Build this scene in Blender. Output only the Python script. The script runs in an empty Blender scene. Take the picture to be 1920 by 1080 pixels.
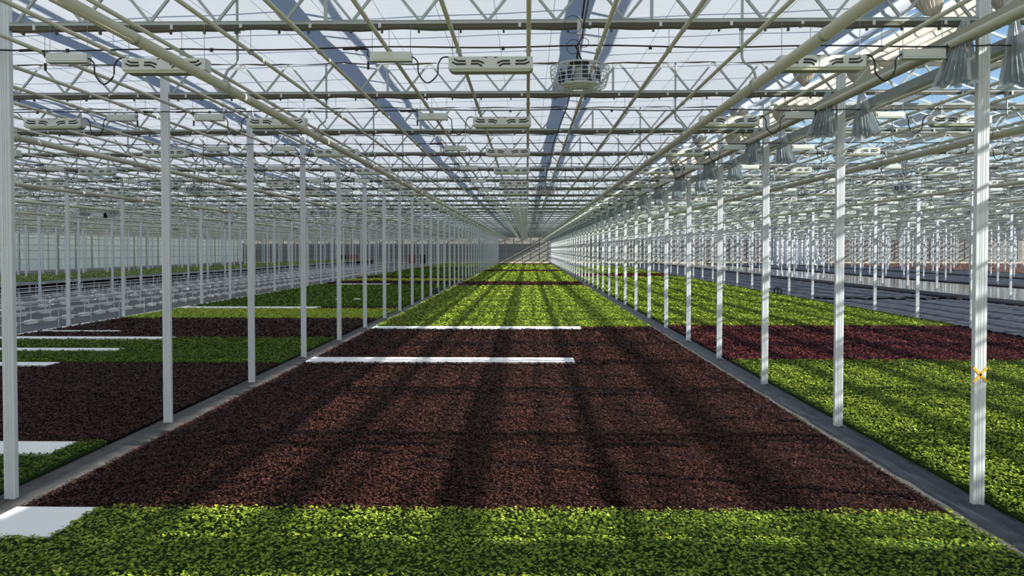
import bpy, math, random
import numpy as np
from mathutils import Vector
R = math.radians
random.seed(7); rng = np.random.default_rng(7)
scn = bpy.context.scene
col = scn.collection

# ------------------------------------------------------------------ layout
H = 3.35                       # eye height
ROW0, BAY = -6.91, 12.8       # post row left of the central bay, bay width
Y0, SP, NT = 10.1, 4.5, 40     # first truss, truss spacing, number
ZCH, ZTOP, ZGUT, ZRID = 6.3, 6.89, 7.3, 8.15
YEND = Y0 + SP*NT + 1.0
BAYS = range(-5, 10)
def rowx(k): return ROW0 + BAY*k
ORD = ['front-most','second','third','fourth','fifth','sixth','seventh','eighth','ninth','tenth','eleventh','twelfth','thirteenth','fourteenth','fifteenth','sixteenth','seventeenth','eighteenth','nineteenth','twentieth']
TEN = {2:'twenty',3:'thirty',4:'forty'}
ONE = ['','first','second','third','fourth','fifth','sixth','seventh','eighth','ninth']
def nth(n):                    # 0 -> front-most
    if n < 0: return 'nearest'
    m = n+1
    if m <= 20: return ORD[n]
    if m % 10 == 0: return {30:'thirtieth',40:'fortieth'}[m]
    return TEN[m//10]+'-'+ONE[m%10]
def bayname(k):
    if k == 0: return 'central bay'
    w = ['first','second','third','fourth','fifth','sixth','seventh','eighth','ninth','tenth'][abs(k)-1]
    return f"{w} bay {'left' if k<0 else 'right'} of centre"

# ------------------------------------------------------------------ camera
cam = bpy.data.objects.new('camera', bpy.data.cameras.new('camera')); col.objects.link(cam)
cam.data.sensor_width = 36; cam.data.lens = 27.0
cam.data.shift_y = -41/1920
cam.data.clip_end = 2000
cam.location = (0,0,H)
PITCH, YAW = math.atan(31/1440), math.atan(28/1440)
cam.rotation_euler = (R(90)-PITCH, 0, YAW)
scn.camera = cam
from mathutils import Matrix
bpy.context.view_layer.update()
CMI = (Matrix.Translation((0,0,H)) @ cam.rotation_euler.to_matrix().to_4x4()).inverted()
def proj(x,y,z):
    v = CMI @ Vector((x,y,z))
    if v.z > -0.2: return None
    return (960 + 1440*v.x/-v.z, 499 - 1440*v.y/-v.z, -v.z)
def seen(pts, m=30):
    for p in pts:
        q = proj(*p)
        if q and -m < q[0] < 1920+m and -m < q[1] < 1080+m: return True
    return False

# ------------------------------------------------------------------ materials
def mat(name, rgb, rough=.6, metal=0., noise=None, spec=.5):
    m = bpy.data.materials.new(name); m.use_nodes = True
    nt = m.node_tree; b = nt.nodes['Principled BSDF']
    b.inputs['Base Color'].default_value = (*rgb,1)
    b.inputs['Roughness'].default_value = rough
    b.inputs['Metallic'].default_value = metal
    b.inputs['Specular IOR Level'].default_value = spec
    if noise:
        sc, amt = noise
        tc = nt.nodes.new('ShaderNodeTexCoord'); n = nt.nodes.new('ShaderNodeTexNoise'); n.inputs['Scale'].default_value = sc; n.inputs['Detail'].default_value = 4
        r = nt.nodes.new('ShaderNodeMapRange'); r.inputs[1].default_value=.25; r.inputs[2].default_value=.75
        r.inputs[3].default_value = 1-amt; r.inputs[4].default_value = 1+amt
        mx = nt.nodes.new('ShaderNodeVectorMath'); mx.operation='SCALE'; mx.inputs[0].default_value = rgb
        nt.links.new(tc.outputs['Object'], n.inputs['Vector']); nt.links.new(n.outputs['Fac'], r.inputs[0])
        nt.links.new(r.outputs[0], mx.inputs['Scale']); nt.links.new(mx.outputs[0], b.inputs['Base Color'])
    return m
def leafmat(name, c1, c2, trans, rough=.45, spec=.25):
    m = bpy.data.materials.new(name); m.use_nodes = True
    nt = m.node_tree; nt.nodes.clear()
    out = nt.nodes.new('ShaderNodeOutputMaterial')
    p = nt.nodes.new('ShaderNodeBsdfPrincipled'); p.inputs['Roughness'].default_value = rough; p.inputs['Specular IOR Level'].default_value=spec
    t = nt.nodes.new('ShaderNodeBsdfTranslucent'); mx = nt.nodes.new('ShaderNodeMixShader'); mx.inputs[0].default_value = trans
    g = nt.nodes.new('ShaderNodeNewGeometry'); r = nt.nodes.new('ShaderNodeValToRGB')
    r.color_ramp.elements[0].color = (*c1,1); r.color_ramp.elements[1].color = (*c2,1)
    nt.links.new(g.outputs['Random Per Island'], r.inputs[0])
    nt.links.new(r.outputs[0], p.inputs['Base Color']); nt.links.new(r.outputs[0], t.inputs['Color'])
    nt.links.new(p.outputs[0], mx.inputs[1]); nt.links.new(t.outputs[0], mx.inputs[2]); nt.links.new(mx.outputs[0], out.inputs[0])
    return m
def clothmat(name, c, trans, transp=0., gloss=0., wr=0.):
    m = bpy.data.materials.new(name); m.use_nodes = True
    nt = m.node_tree; nt.nodes.clear(); N = nt.nodes.new; L = nt.links.new
    out = N('ShaderNodeOutputMaterial')
    d = N('ShaderNodeBsdfDiffuse'); d.inputs[0].default_value = (*c,1)
    t = N('ShaderNodeBsdfTranslucent'); t.inputs[0].default_value = (*c,1)
    mx = N('ShaderNodeMixShader'); mx.inputs[0].default_value = trans; L(d.outputs[0], mx.inputs[1]); L(t.outputs[0], mx.inputs[2])
    cur = mx
    if gloss:
        g = N('ShaderNodeBsdfGlossy'); g.inputs['Roughness'].default_value=.18; m2 = N('ShaderNodeMixShader'); m2.inputs[0].default_value = gloss
        L(cur.outputs[0], m2.inputs[1]); L(g.outputs[0], m2.inputs[2]); cur = m2
    if transp:
        g = N('ShaderNodeBsdfTransparent'); m2 = N('ShaderNodeMixShader'); m2.inputs[0].default_value = transp
        L(cur.outputs[0], m2.inputs[1]); L(g.outputs[0], m2.inputs[2]); cur = m2
    if wr:
        tc = N('ShaderNodeTexCoord'); mp = N('ShaderNodeMapping'); mp.inputs['Scale'].default_value = (.8,9,1)
        n = N('ShaderNodeTexNoise'); n.inputs['Scale'].default_value = 1.5; n.inputs['Detail'].default_value = 5
        b = N('ShaderNodeBump'); b.inputs['Strength'].default_value = wr; b.inputs['Distance'].default_value=.05
        L(tc.outputs['Object'], mp.inputs[0]); L(mp.outputs[0], n.inputs[0]); L(n.outputs['Fac'], b.inputs['Height'])
        L(b.outputs[0], d.inputs['Normal']); L(b.outputs[0], t.inputs['Normal'])
    L(cur.outputs[0], out.inputs[0])
    return m
M = dict(
    post=mat('white_painted_steel',(.66,.71,.76),.45,0,(3,.04)),
    galv=mat('galvanised_steel',(.40,.45,.45),.5,.15,(6,.12)),
    white_metal=mat('white_metal',(.62,.65,.67),.45),
    pipe=mat('ivory_paint',(.58,.58,.48),.45),
    lamp=mat('lamp_housing',(.66,.70,.68),.5),
    slot=mat('slot_dark',(.012,.013,.012),.6),
    lip=mat('lamp_reflector',(.42,.45,.32),.4,.3),
    cable=mat('black_rubber',(.012,.014,.016),.5),
    wire=mat('steel_wire',(.35,.37,.38),.5,.3),
    screen=clothmat('screen_cloth',(.73,.78,.86),.40,0,0,.25),
    package=clothmat('folded_cloth',(.74,.71,.64),.35),
    foil=clothmat('plastic_foil',(.42,.50,.54),.35,.22,.28),
    hem=mat('screen_hem',(.085,.085,.06),.8),
    floor=mat('grey_concrete',(.095,.098,.102),.85,0,(.6,.2)),
    liner=mat('black_liner',(.035,.038,.05),.5,0,(2.2,.35),.4),
    liner_edge=mat('grey_liner',(.062,.062,.062),.75,0,(3.5,.5),.3),
    black=mat('black_plastic',(.006,.0065,.009),.7,0,None,.15),
    tan=mat('tan_board',(.42,.37,.29),.8,0,(6,.25)),
    raft=mat('white_foam',(.82,.84,.86),.8),
    block=mat('white_concrete',(.84,.84,.80),.85,0,(8,.08)),
    rail=mat('rail_steel',(.60,.62,.63),.5),
    brown=mat('brown_soil',(.085,.035,.02),.9,0,(.5,.3)),
    orange=mat('orange_tape',(.78,.42,.02),.6),
    red=mat('dark_red_paint',(.22,.03,.04),.6),
    fanblade=mat('blue_black_plastic',(.018,.035,.06),.45),
    dish=mat('fan_dish',(.72,.76,.68),.5),
    backwall=mat('end_wall_panel',(.27,.255,.235),.8,0,(.12,.12)),
    cream=mat('cream_board',(.62,.57,.42),.8),
    yellow=mat('yellow_plastic',(.6,.42,.05),.5),
    ground=mat('outside_ground',(.25,.22,.15),.9,0,(.05,.3)),
    net=clothmat('shade_net',(.10,.11,.12),.4,.12),  # cloth of the added shadow-casting strips on the roof
    wallcloth=clothmat('wall_panel_cloth',(.96,.94,.84),.85),
)
# leaves
M['green'] = leafmat('green_leaf',(.08,.15,.008),(.38,.46,.06),.25,.5,.15)
M['dkgreen'] = leafmat('dark_green_leaf',(.045,.095,.006),(.15,.24,.02),.2,.5,.1)
M['lime'] = leafmat('lime_leaf',(.28,.36,.02),(.52,.60,.05),.3)
M['redleaf'] = leafmat('dark_red_leaf',(.010,.0035,.0035),(.092,.037,.027),.1,.4,.07)
M['pinkleaf'] = leafmat('purple_red_leaf',(.03,.007,.009),(.16,.042,.04),.12,.4,.1)
M['olive'] = leafmat('seedling_leaf',(.14,.2,.04),(.3,.38,.1),.2)
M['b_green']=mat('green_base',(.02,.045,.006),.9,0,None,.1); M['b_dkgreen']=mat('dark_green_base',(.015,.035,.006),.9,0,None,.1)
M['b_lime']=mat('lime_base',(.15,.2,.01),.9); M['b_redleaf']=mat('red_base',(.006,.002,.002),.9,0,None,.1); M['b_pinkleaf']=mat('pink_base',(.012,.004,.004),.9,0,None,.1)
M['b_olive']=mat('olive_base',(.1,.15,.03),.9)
# dimpled foam
nt = M['raft'].node_tree; tc = nt.nodes.new('ShaderNodeTexCoord'); vo = nt.nodes.new('ShaderNodeTexVoronoi'); vo.inputs['Randomness'].default_value=.0; vo.inputs['Scale'].default_value=17
mp_ = nt.nodes.new('ShaderNodeMapping'); mp_.inputs['Rotation'].default_value=(0,0,R(45))
rr = nt.nodes.new('ShaderNodeMapRange'); rr.inputs[1].default_value=.1; rr.inputs[2].default_value=.3; rr.inputs[3].default_value=.60; rr.inputs[4].default_value=.88
cc = nt.nodes.new('ShaderNodeCombineXYZ')
nt.links.new(tc.outputs['Object'],mp_.inputs[0]); nt.links.new(mp_.outputs[0],vo.inputs['Vector']); nt.links.new(vo.outputs['Distance'],rr.inputs[0])
for i in range(3): nt.links.new(rr.outputs[0],cc.inputs[i])
nt.links.new(cc.outputs[0],nt.nodes['Principled BSDF'].inputs['Base Color'])
# water and glass
M['water']=mat('water',(.10,.11,.12),.06,0,None,1.0)
def glassmat():
    m = bpy.data.materials.new('roof_glass'); m.use_nodes=True; nt=m.node_tree; nt.nodes.clear(); N=nt.nodes.new
    o=N('ShaderNodeOutputMaterial'); t=N('ShaderNodeBsdfTransparent'); t.inputs[0].default_value=(.93,.95,.95,1)
    g=N('ShaderNodeBsdfGlossy'); g.inputs['Roughness'].default_value=.05; x=N('ShaderNodeMixShader'); x.inputs[0].default_value=.06
    nt.links.new(t.outputs[0],x.inputs[1]); nt.links.new(g.outputs[0],x.inputs[2]); nt.links.new(x.outputs[0],o.inputs[0]); return m
M['glass']=glassmat()

# ------------------------------------------------------------------ mesh helpers
class MB:
    def __init__(s): s.v=[]; s.f=[]; s.m=[]
    def box(s,x0,x1,y0,y1,z0,z1,m=0):
        b=len(s.v); s.v += [(x,y,z) for z in (z0,z1) for y in (y0,y1) for x in (x0,x1)]
        for q in ((0,2,3,1),(4,5,7,6),(0,1,5,4),(2,6,7,3),(0,4,6,2),(1,3,7,5)): s.f.append([b+i for i in q]); s.m.append(m)
        return s
    def poly(s,pts,m=0):
        b=len(s.v); s.v+=list(pts); s.f.append(list(range(b,b+len(pts)))); s.m.append(m); return s
    def prism(s,prof,axis,a0,a1,m=0):
        """prof: 2-D outline; axis 'x','y','z' of extrusion"""
        b=len(s.v); n=len(prof)
        def P(u,v,a): return {'x':(a,u,v),'y':(u,a,v),'z':(u,v,a)}[axis]
        s.v += [P(u,v,a0) for u,v in prof]+[P(u,v,a1) for u,v in prof]
        for i in range(n):
            j=(i+1)%n; s.f.append([b+i,b+j,b+n+j,b+n+i]); s.m.append(m)
        s.f.append([b+i for i in range(n)][::-1]); s.m.append(m); s.f.append([b+n+i for i in range(n)]); s.m.append(m); return s
    def tube(s,path,r,n=8,m=0,closed=False):
        path=[Vector(p) for p in path]; b=len(s.v); L=len(path)
        up=Vector((0,0,1))
        for i,p in enumerate(path):
            a=path[(i-1)%L] if (closed or i>0) else p; c=path[(i+1)%L] if (closed or i<L-1) else p
            t=(c-a).normalized(); ref = up if abs(t.z)<.95 else Vector((1,0,0))
            u=t.cross(ref).normalized(); w=t.cross(u).normalized()
            rr = r[i] if isinstance(r,(list,tuple)) else r
            for k in range(n):
                g=2*math.pi*k/n; q=p+u*math.cos(g)*rr+w*math.sin(g)*rr; s.v.append(tuple(q))
        for i in range(L if closed else L-1):
            for k in range(n):
                k2=(k+1)%n; i2=(i+1)%L
                s.f.append([b+i*n+k,b+i*n+k2,b+i2*n+k2,b+i2*n+k]); s.m.append(m)
        if not closed:
            s.f.append([b+k for k in range(n)][::-1]); s.m.append(m); s.f.append([b+(L-1)*n+k for k in range(n)]); s.m.append(m)
        return s
    def bar(s,p,q,w,d,m=0):
        p=Vector(p);q=Vector(q);t=(q-p).normalized();u=Vector((0,1,0)) if abs(t.y)<.9 else Vector((1,0,0)); w2=t.cross(u).normalized()*w/2; u=u*d/2
        b=len(s.v); s.v+=[tuple(e+a*w2+c*u) for e in (p,q) for a,c in ((-1,-1),(1,-1),(1,1),(-1,1))]
        for i in range(4): j=(i+1)%4; s.f.append([b+i,b+j,b+4+j,b+4+i]); s.m.append(m)
        s.f.append([b,b+3,b+2,b+1]); s.f.append([b+4,b+5,b+6,b+7]); s.m+=[m,m]; return s
    def lathe(s,prof,n=24,m=0,c=(0,0,0)):
        b=len(s.v)
        for r,z in prof:
            for k in range(n): g=2*math.pi*k/n; s.v.append((c[0]+r*math.cos(g),c[1]+r*math.sin(g),c[2]+z))
        for i in range(len(prof)-1):
            for k in range(n): k2=(k+1)%n; s.f.append([b+i*n+k,b+i*n+k2,b+(i+1)*n+k2,b+(i+1)*n+k]); s.m.append(m)
        return s
    def mesh(s,name,mats,smooth=False):
        me=bpy.data.meshes.new(name); me.from_pydata(s.v,[],s.f)
        for m in (mats if isinstance(mats,(list,tuple)) else [mats]): me.materials.append(m)
        if any(s.m): me.polygons.foreach_set('material_index',s.m)
        if smooth: me.polygons.foreach_set('use_smooth',[True]*len(s.f))
        me.update(); return me
def link(name,data,parent=None,loc=None):
    o=bpy.data.objects.new(name,data); col.objects.link(o)
    if parent: o.parent=parent
    if loc is not None: o.location=loc
    return o
def tag(o,label=None,cat=None,group=None,kind=None):
    if label: o['label']=label
    if cat: o['category']=cat
    if group: o['group']=group
    if kind: o['kind']=kind
    return o
def copy_tree(o,parent=None):
    c=o.copy(); col.objects.link(c)
    if parent: c.parent=parent
    for ch in o.children: copy_tree(ch,c)
    return c
class Kind:
    """first use moves the prototype itself; later ones copy it with its parts"""
    def __init__(s,make): s.make=make; s.proto=None
    def put(s,loc,label,cat,group=None,rz=None):
        if s.proto is None: s.proto=s.make(); o=s.proto
        else: o=copy_tree(s.proto)
        for k in ('label','group'):
            if k in o.keys(): del o[k]
        o.location=loc
        if rz is not None: o.rotation_euler=(0,0,rz)
        return tag(o,label,cat,group)
def merged(name, me, locs, label, cat, group=None):
    """everything beyond the nearest 300 of a kind: one mesh"""
    v=np.empty(len(me.vertices)*3,'f'); me.vertices.foreach_get('co',v); v=v.reshape(-1,3)
    faces=[list(p.vertices) for p in me.polygons]; mi=[p.material_index for p in me.polygons]
    V=[];F=[];MI=[]
    for i,l in enumerate(locs):
        V.append(v+np.array(l,'f')); o=i*len(v); F+= [[a+o for a in f] for f in faces]; MI+=mi
    if not locs: return
    m2=bpy.data.meshes.new(name); m2.from_pydata(np.vstack(V).tolist(),[],F)
    for m in me.materials: m2.materials.append(m)
    m2.polygons.foreach_set('material_index',MI)
    return tag(link(name,m2),label,cat,group,'stuff')

# ------------------------------------------------------------------ ground and shell
def struct(name, mb, m, **k):
    o=link(name, mb.mesh(name,m)); o['kind']='structure'; return o
XL, XR = rowx(-5)-.5, rowx(10)+.6
struct('floor', MB().box(XL,XR,-6,YEND+1,-.3,0), M['floor'])
struct('ground', MB().box(-400,500,-150,700,-.9,-.6), M['ground'])
# end wall: sheeted panels, rails, posts
wb=MB().box(XL,XR,YEND,YEND+.1,0,ZTOP+.1,0)
for z in (.9,2.3,3.4,4.6,5.6): wb.box(XL,XR,YEND-.06,YEND,z,z+.07,1)
wb.box(XL,XR,YEND-.1,YEND,0,.35,2); wb.box(XL,XR,YEND-.08,YEND,.75,.85,2); wb.box(XL,XR,YEND-.05,YEND,2.9,3.3,3)
x=XL
while x<XR: wb.box(x,x+.08,YEND-.08,YEND,.3,ZTOP,1); x+=BAY/6
M['bandwall']=mat('end_wall_band',(.24,.235,.24),.8)
struct('wall_back', wb, [M['backwall'],M['galv'],M['cream'],M['bandwall']])
# left wall: pale panels between posts
xw=rowx(-5)-.2
wl=MB().box(xw-.05,xw,0,YEND,.25,ZTOP+.2,0)
struct('wall_left', wl, [M['wallcloth']])
wf=MB()
y=-2.
while y<YEND:
    wf.box(xw,xw+.12,y,y+.3,0,ZTOP,0); wf.box(xw,xw+.06,y+2.2,y+2.3,0,ZTOP,0); y+=SP
for z in (1.9,3.2,4.0,5.0): wf.box(xw,xw+.08,0,YEND,z,z+.07,0)
wf.box(xw-.02,xw+.15,0,YEND,0,.35,0)
struct('trim_1', wf, [mat('wall_frame',(.42,.41,.37),.6)])
# glass walls of the far sides and the gable behind the camera
struct('wall_right', MB().box(XR,XR+.03,-6,YEND,0,ZGUT), M['glass'])

struct('wall_front', MB().box(XL,XR,-8.1,-8,0,ZTOP), M['wallcloth'])
# ------------------------------------------------------------------ roof: gutters, ridges, bars, panes
ROOFBAYS = range(-5,10)
def roof_span(mb, gl, x0, x1, bars):
    xm=(x0+x1)/2
    mb.prism([(x0-.11,ZGUT+.09),(x0-.08,ZGUT-.02),(x0+.08,ZGUT-.02),(x0+.11,ZGUT+.09)],'y',-8,YEND)
    mb.box(xm-.03,xm+.03,-8,YEND,ZRID-.01,ZRID+.05)
    y=-8.
    while y<YEND:
        for a,b in ((x0,xm),(x1,xm)):
            mb.bar((a,y,ZGUT+.06),(b,y,ZRID),.05,.028)
        y+=bars
    gl.poly([(x0,-8,ZGUT+.1),(x0,YEND,ZGUT+.1),(xm,YEND,ZRID+.04),(xm,-8,ZRID+.04)])
    gl.poly([(xm,-8,ZRID+.04),(xm,YEND,ZRID+.04),(x1,YEND,ZGUT+.1),(x1,-8,ZGUT+.1)])
for k in ROOFBAYS:
    mb, gl = MB(), MB()
    for j in range(3):
        roof_span(mb,gl,rowx(k)+j*BAY/3,rowx(k)+(j+1)*BAY/3,1.125)
    if k>=1:
        shade_mb=MB()      # added net strips, not real vents: they cast dark bands on the beds
        for j in range(3):
            xr=rowx(k)+(j+.5)*BAY/3
            for q in (0,):
                a,b=xr+.80,xr+1.16; za,zb=[ZRID-(ZRID-ZGUT)*(t-xr)/(BAY/6)+.06 for t in (a,b)]
                y=-8.
                while y<YEND-2: shade_mb.poly([(a,y,za),(b,y,zb),(b,y+2.2,zb),(a,y+2.2,za)]); y+=2.25
        struct('ceiling_shade_strips',shade_mb,M['net'])
    o=struct('ceiling',mb,M['white_metal']); g=struct('ceiling_glass',gl,M['glass'])

# ------------------------------------------------------------------ posts
def post_mesh(near):
    w,d=.155,.08; hz=ZGUT-.05
    if near:
        g=.006
        prof=[(-w/2+.006,-d/2),(-.034,-d/2),(-.032,-d/2+g),(-.026,-d/2+g),(-.024,-d/2),(-.008,-d/2),(-.006,-d/2+g),(0,-d/2+g),(.002,-d/2),(.03,-d/2),(.032,-d/2+g),(.036,-d/2+g),(.038,-d/2),(w/2-.006,-d/2),
              (w/2,-d/2+.006),(w/2,d/2-.006),(w/2-.006,d/2),(-w/2+.006,d/2),(-w/2,d/2-.006),(-w/2,-d/2+.006)]
        return MB().prism(prof,'z',0,hz).mesh('support_post',M['post'])
    return MB().box(-w/2,w/2,-d/2,d/2,0,hz).mesh('support_post',M['post'])
pm_near, pm_far = post_mesh(1), post_mesh(0)
plate_me = MB().box(-.12,.12,-.07,.07,0,.012).mesh('base_plate',M['galv'])
def make_post():
    o=link('support_post',pm_near); link('base_plate',plate_me,o); return o
KP=Kind(make_post)
posts=[]
for k in range(-4,11):
    for n in range(-1,NT):
        x,y=rowx(k),Y0+SP*n
        if seen([(x,y,z) for z in (0,1.5,3,4.5,6)],60): posts.append((y,k,n))
        elif k in (1,2,3) and -1<=n<=3: posts.append((y+1000,k,n))
posts.sort()
def rowname(k):
    s=k if k>=1 else 1-k
    w=['first','second','third','fourth','fifth','sixth','seventh','eighth','ninth','tenth'][min(s,10)-1]
    return f"{w} row {'right' if k>=1 else 'left'} of centre"
rest=[]
for i,(yy,k,n) in enumerate(posts):
    x,y=rowx(k),Y0+SP*n
    lab=f"white steel post in {rowname(k)}, standing at the {nth(n)} roof truss"
    if i<300 or yy>1000:
        if n<6 and abs(x)<8:
            o=KP.put((x,y,0),lab,'post','white posts carrying the roof')
            if k==1 and n==0:
                o['label']='front white post right of centre with an orange tape cross on it'
                t=MB()
                for s in (-1,1): t.bar((-.087,-.042,1.725-s*.095),(.087,-.042,1.725+s*.095),.030,.004)
                for s in (-1,1): t.box(-.081,-.0785,-.042,-.01,1.725-s*.09-.013,1.725-s*.09+.013)
                tag(link('tape_cross',t.mesh('tape_cross',M['orange']),o),'orange tape cross')
        else: tag(link('support_post',pm_far,None,(x,y,0)),lab,'post','white posts carrying the roof')
    else: rest.append((x,y,0))
merged('support_post',pm_far,rest,'far white posts merging together in the distance','post','white posts carrying the roof')

# ------------------------------------------------------------------ roof trusses
LW=BAY-.16
def chord_bot(): return MB().box(.08,BAY-.08,-.035,.035,ZCH,ZCH+.04,0).box(.08,BAY-.08,-.045,.045,ZCH+.04,ZCH+.045,0).box(.08,BAY-.08,-.036,.03,ZCH-.045,ZCH,1)
def chord_top(): return MB().box(.08,BAY-.08,-.03,.03,ZTOP,ZTOP+.05)
NV=14; PV=(BAY-.3)/NV
def diag(i,s):
    xa=.15+i*PV
    return ((xa,0,ZCH+.04),(xa+PV/2,0,ZTOP)) if s==0 else ((xa+PV/2,0,ZTOP),(xa+PV,0,ZCH+.04))
VERT=[BAY/3,2*BAY/3]
tb_me=chord_bot().mesh('bottom_chord',[M['galv'],M['hem']]); tt_me=chord_top().mesh('top_chord',M['galv'])
d_me=[MB().bar((0,0,ZCH+.04),(PV/2,0,ZTOP),.035,.03).mesh('diagonal',M['galv']), MB().bar((PV/2,0,ZTOP),(PV,0,ZCH+.04),.035,.03).mesh('diagonal',M['galv'])]
v_me=MB().box(-.02,.02,-.02,.02,ZCH+.04,ZTOP).mesh('upright',M['galv'])
clip_me=MB().box(-.018,.018,-.05,.05,ZCH-.06,ZCH+.01).mesh('clip',M['white_metal'])
def make_truss():
    e=link('roof_truss',None); link('bottom_chord',tb_me,e); link('top_chord',tt_me,e)
    for i in range(NV):
        for s in (0,1): link('diagonal',d_me[s],e,(.15+i*PV,0,0))
    for x in VERT: link('upright',v_me,e,(x,0,0))
    for i in range(14): link('clip',clip_me,e,(.416+.914*i-.0,0,0))
    return e
KT=Kind(make_truss)
tf=chord_bot()
tf.box(.08,BAY-.08,-.03,.03,ZTOP,ZTOP+.05,0)
for i in range(NV):
    for s in (0,1): p,q=diag(i,s); tf.bar(p,q,.035,.03,0)
for x in VERT: tf.box(x-.02,x+.02,-.02,.02,ZCH,ZTOP,0)
tf_me=tf.mesh('roof_truss',[M['galv'],M['hem']])
tr=[]
for k in BAYS:
    for n in range(-1,NT):
        x,y=rowx(k),Y0+SP*n
        if seen([(x+f*BAY,y,z) for f in (0,.25,.5,.75,1) for z in (ZCH,ZTOP)],20): tr.append((y,k,n))
        elif k in (0,1,2) and n<=4: tr.append((y+1000,k,n))
tr.sort(); rest=[]
GT='lattice trusses across the bays'
for i,(yy,k,n) in enumerate(tr):
    loc=(rowx(k),Y0+SP*n,0); lab=f"galvanised lattice truss, {nth(n)} one spanning the {bayname(k)}"
    if n<=5 and k in (-1,0,1) and yy<1000: KT.put(loc,lab,'truss',GT)
    elif i<300 or yy>1000: tag(link('roof_truss',tf_me,None,loc),lab,'truss',GT)
    else: rest.append(loc)
merged('roof_truss',tf_me,rest,'far lattice trusses merging together in the distance','truss',GT)

# ------------------------------------------------------------------ ceiling screens (closed: central bay and the bays to the left)
def screen_mesh(x0,x1,gather):
    nx,ny=48,18; v=[];f=[]
    ph=rng.random(6)*6
    for j in range(ny+1):
        t=j/ny; y=.06+t*(SP-.12)
        for i in range(nx+1):
            u=i/nx; x=x0+(x1-x0)*u
            sag=-.035*math.sin(math.pi*t) + .006*math.sin(x*3.1+ph[0])*math.sin(t*9+ph[1])
            if t>.86: sag -= (.02+.028*math.sin(x*2.3+ph[2])**2)*((t-.86)/.14)
            v.append((x,y,ZTOP+.005+sag))
    for j in range(ny):
        for i in range(nx):
            a=j*(nx+1)+i; f.append((a,a+1,a+nx+2,a+nx+1))
    if gather:   # slack pleats drooping at the free edge beside the posts
        b=len(v); m=16
        for j in range(ny+1):
            t=j/ny; y=.06+t*(SP-.12)
            for i in range(m+1):
                x=x1+.75*i/m+.03*math.sin(t*7+i); z=ZTOP+.0-.05*abs(math.sin(i*math.pi/8+t*.6))-.02*i/m
                v.append((x,y,z))
        for j in range(ny):
            for i in range(m): a=b+j*(m+1)+i; f.append((a,a+1,a+m+2,a+m+1))
    me=bpy.data.meshes.new('shade_screen'); me.from_pydata(v,[],f); me.materials.append(M['screen']); me.polygons.foreach_set('use_smooth',[True]*len(f))
    return me
def hem_mesh(x0,x1,z,r):
    p=[]; n=90
    for i in range(n+1):
        x=x0+(x1-x0)*i/n
        p.append((x,-.03,z-.02-.022*abs(math.sin(x*1.9+math.sin(x)))-.008*math.sin(x*7)))
    return MB().tube(p,r,5)
scr=[screen_mesh(.0,BAY-1.0 if g else BAY-.0,g) for g in (1,0)]
hem=[hem_mesh(.1,BAY-1.0 if g else BAY-.1,ZTOP,.016).mesh('hem',M['hem']) for g in (1,0)]
folded=[]
mb=hem_mesh(.12,BAY-.12,ZCH-.03,.028)
for i in range(26):
    x=.3+i*.48+random.uniform(-.1,.1); mb.box(x-.012,x+.012,-.05,-.01,ZCH-.12,ZCH-.07)
fold_me=mb.mesh('folded_screen',M['hem'])
for k in range(-5,1):
    for n in range(-2,NT):
        x,y=rowx(k),Y0+SP*n
        vis=seen([(x+f*BAY,y+t,ZTOP) for f in (.02,.25,.5,.75,.98) for t in (.2,2.2,4.4)],0)
        if not vis and not (k>=-2 and n<6): continue
        g=0 if k==0 else 1
        o=link('shade_screen',scr[g],None,(x,y,0))
        tag(o,f"white ceiling screen stretched behind the {nth(n)} truss, {bayname(k)}",'screen','closed white ceiling screens')
        link('hem',hem[g],o,(0,SP-.05,0))
        if n>=0 and n<12 and k>=-2 and vis: tag(link('folded_screen',fold_me,None,(x,y,0)),f"dark folded screen rolled under the {nth(n)} truss, {bayname(k)}",'folded screen','folded screens under the trusses')
# open bays: screens pushed into a package along every truss
pk=MB(); p=[]; rr_=[]
for i in range(60):
    x=.25+i*(BAY-.5)/59; p.append((x,.12+.02*math.sin(i*1.7),ZTOP-.02+.02*math.sin(i*.9))); rr_.append(.085+.02*math.sin(i*2.3)+.012*math.sin(i*5.1))
pk.tube(p,rr_,8); pk_me=pk.mesh('screen_package',M['package'],True)
cnt=0
for n in range(-1,NT):
    for k in range(1,10):
        x,y=rowx(k),Y0+SP*n
        if not (seen([(x+f*BAY,y,ZTOP) for f in (0,.5,1)],0) or (k<3 and n<5)): continue
        if cnt>=240 or n<0: continue
        cnt+=1
        tag(link('screen_package',pk_me,None,(x,y,0)),f"cream screen cloth pushed together along the {nth(n)} truss, {bayname(k)}",'folded screen','opened screens packed along the trusses')

# pleated cream cloth held along the right side of that row, and added cloths out of view that shade the front lettuce
def pleats(x0,x1,y0,y1,z):
    v=[];f=[];nx=20;ny=max(2,int((y1-y0)/.45))
    for j in range(ny+1):
        y=y0+(y1-y0)*j/ny
        for i in range(nx+1):
            v.append((x0+(x1-x0)*i/nx+.03*math.sin(y*1.3+i),y,z-.10*abs(math.sin(i*math.pi/5+.25*math.sin(y*1.1)))-.05*math.sin(math.pi*((y-Y0)%SP)/SP)))
    for j in range(ny):
        for i in range(nx): a=j*(nx+1)+i; f.append((a,a+1,a+nx+2,a+nx+1))
    me=bpy.data.meshes.new('pleated_screen'); me.from_pydata(v,[],f); me.materials.append(M['package']); me.polygons.foreach_set('use_smooth',[True]*len(f)); return me
tag(link('pleated_screen',pleats(rowx(1)+.2,rowx(1)+1.25,-6,YEND-1,ZTOP+.1)),'cream pleated screen edge running right of the right-hand post row','pleated screen')
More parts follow.
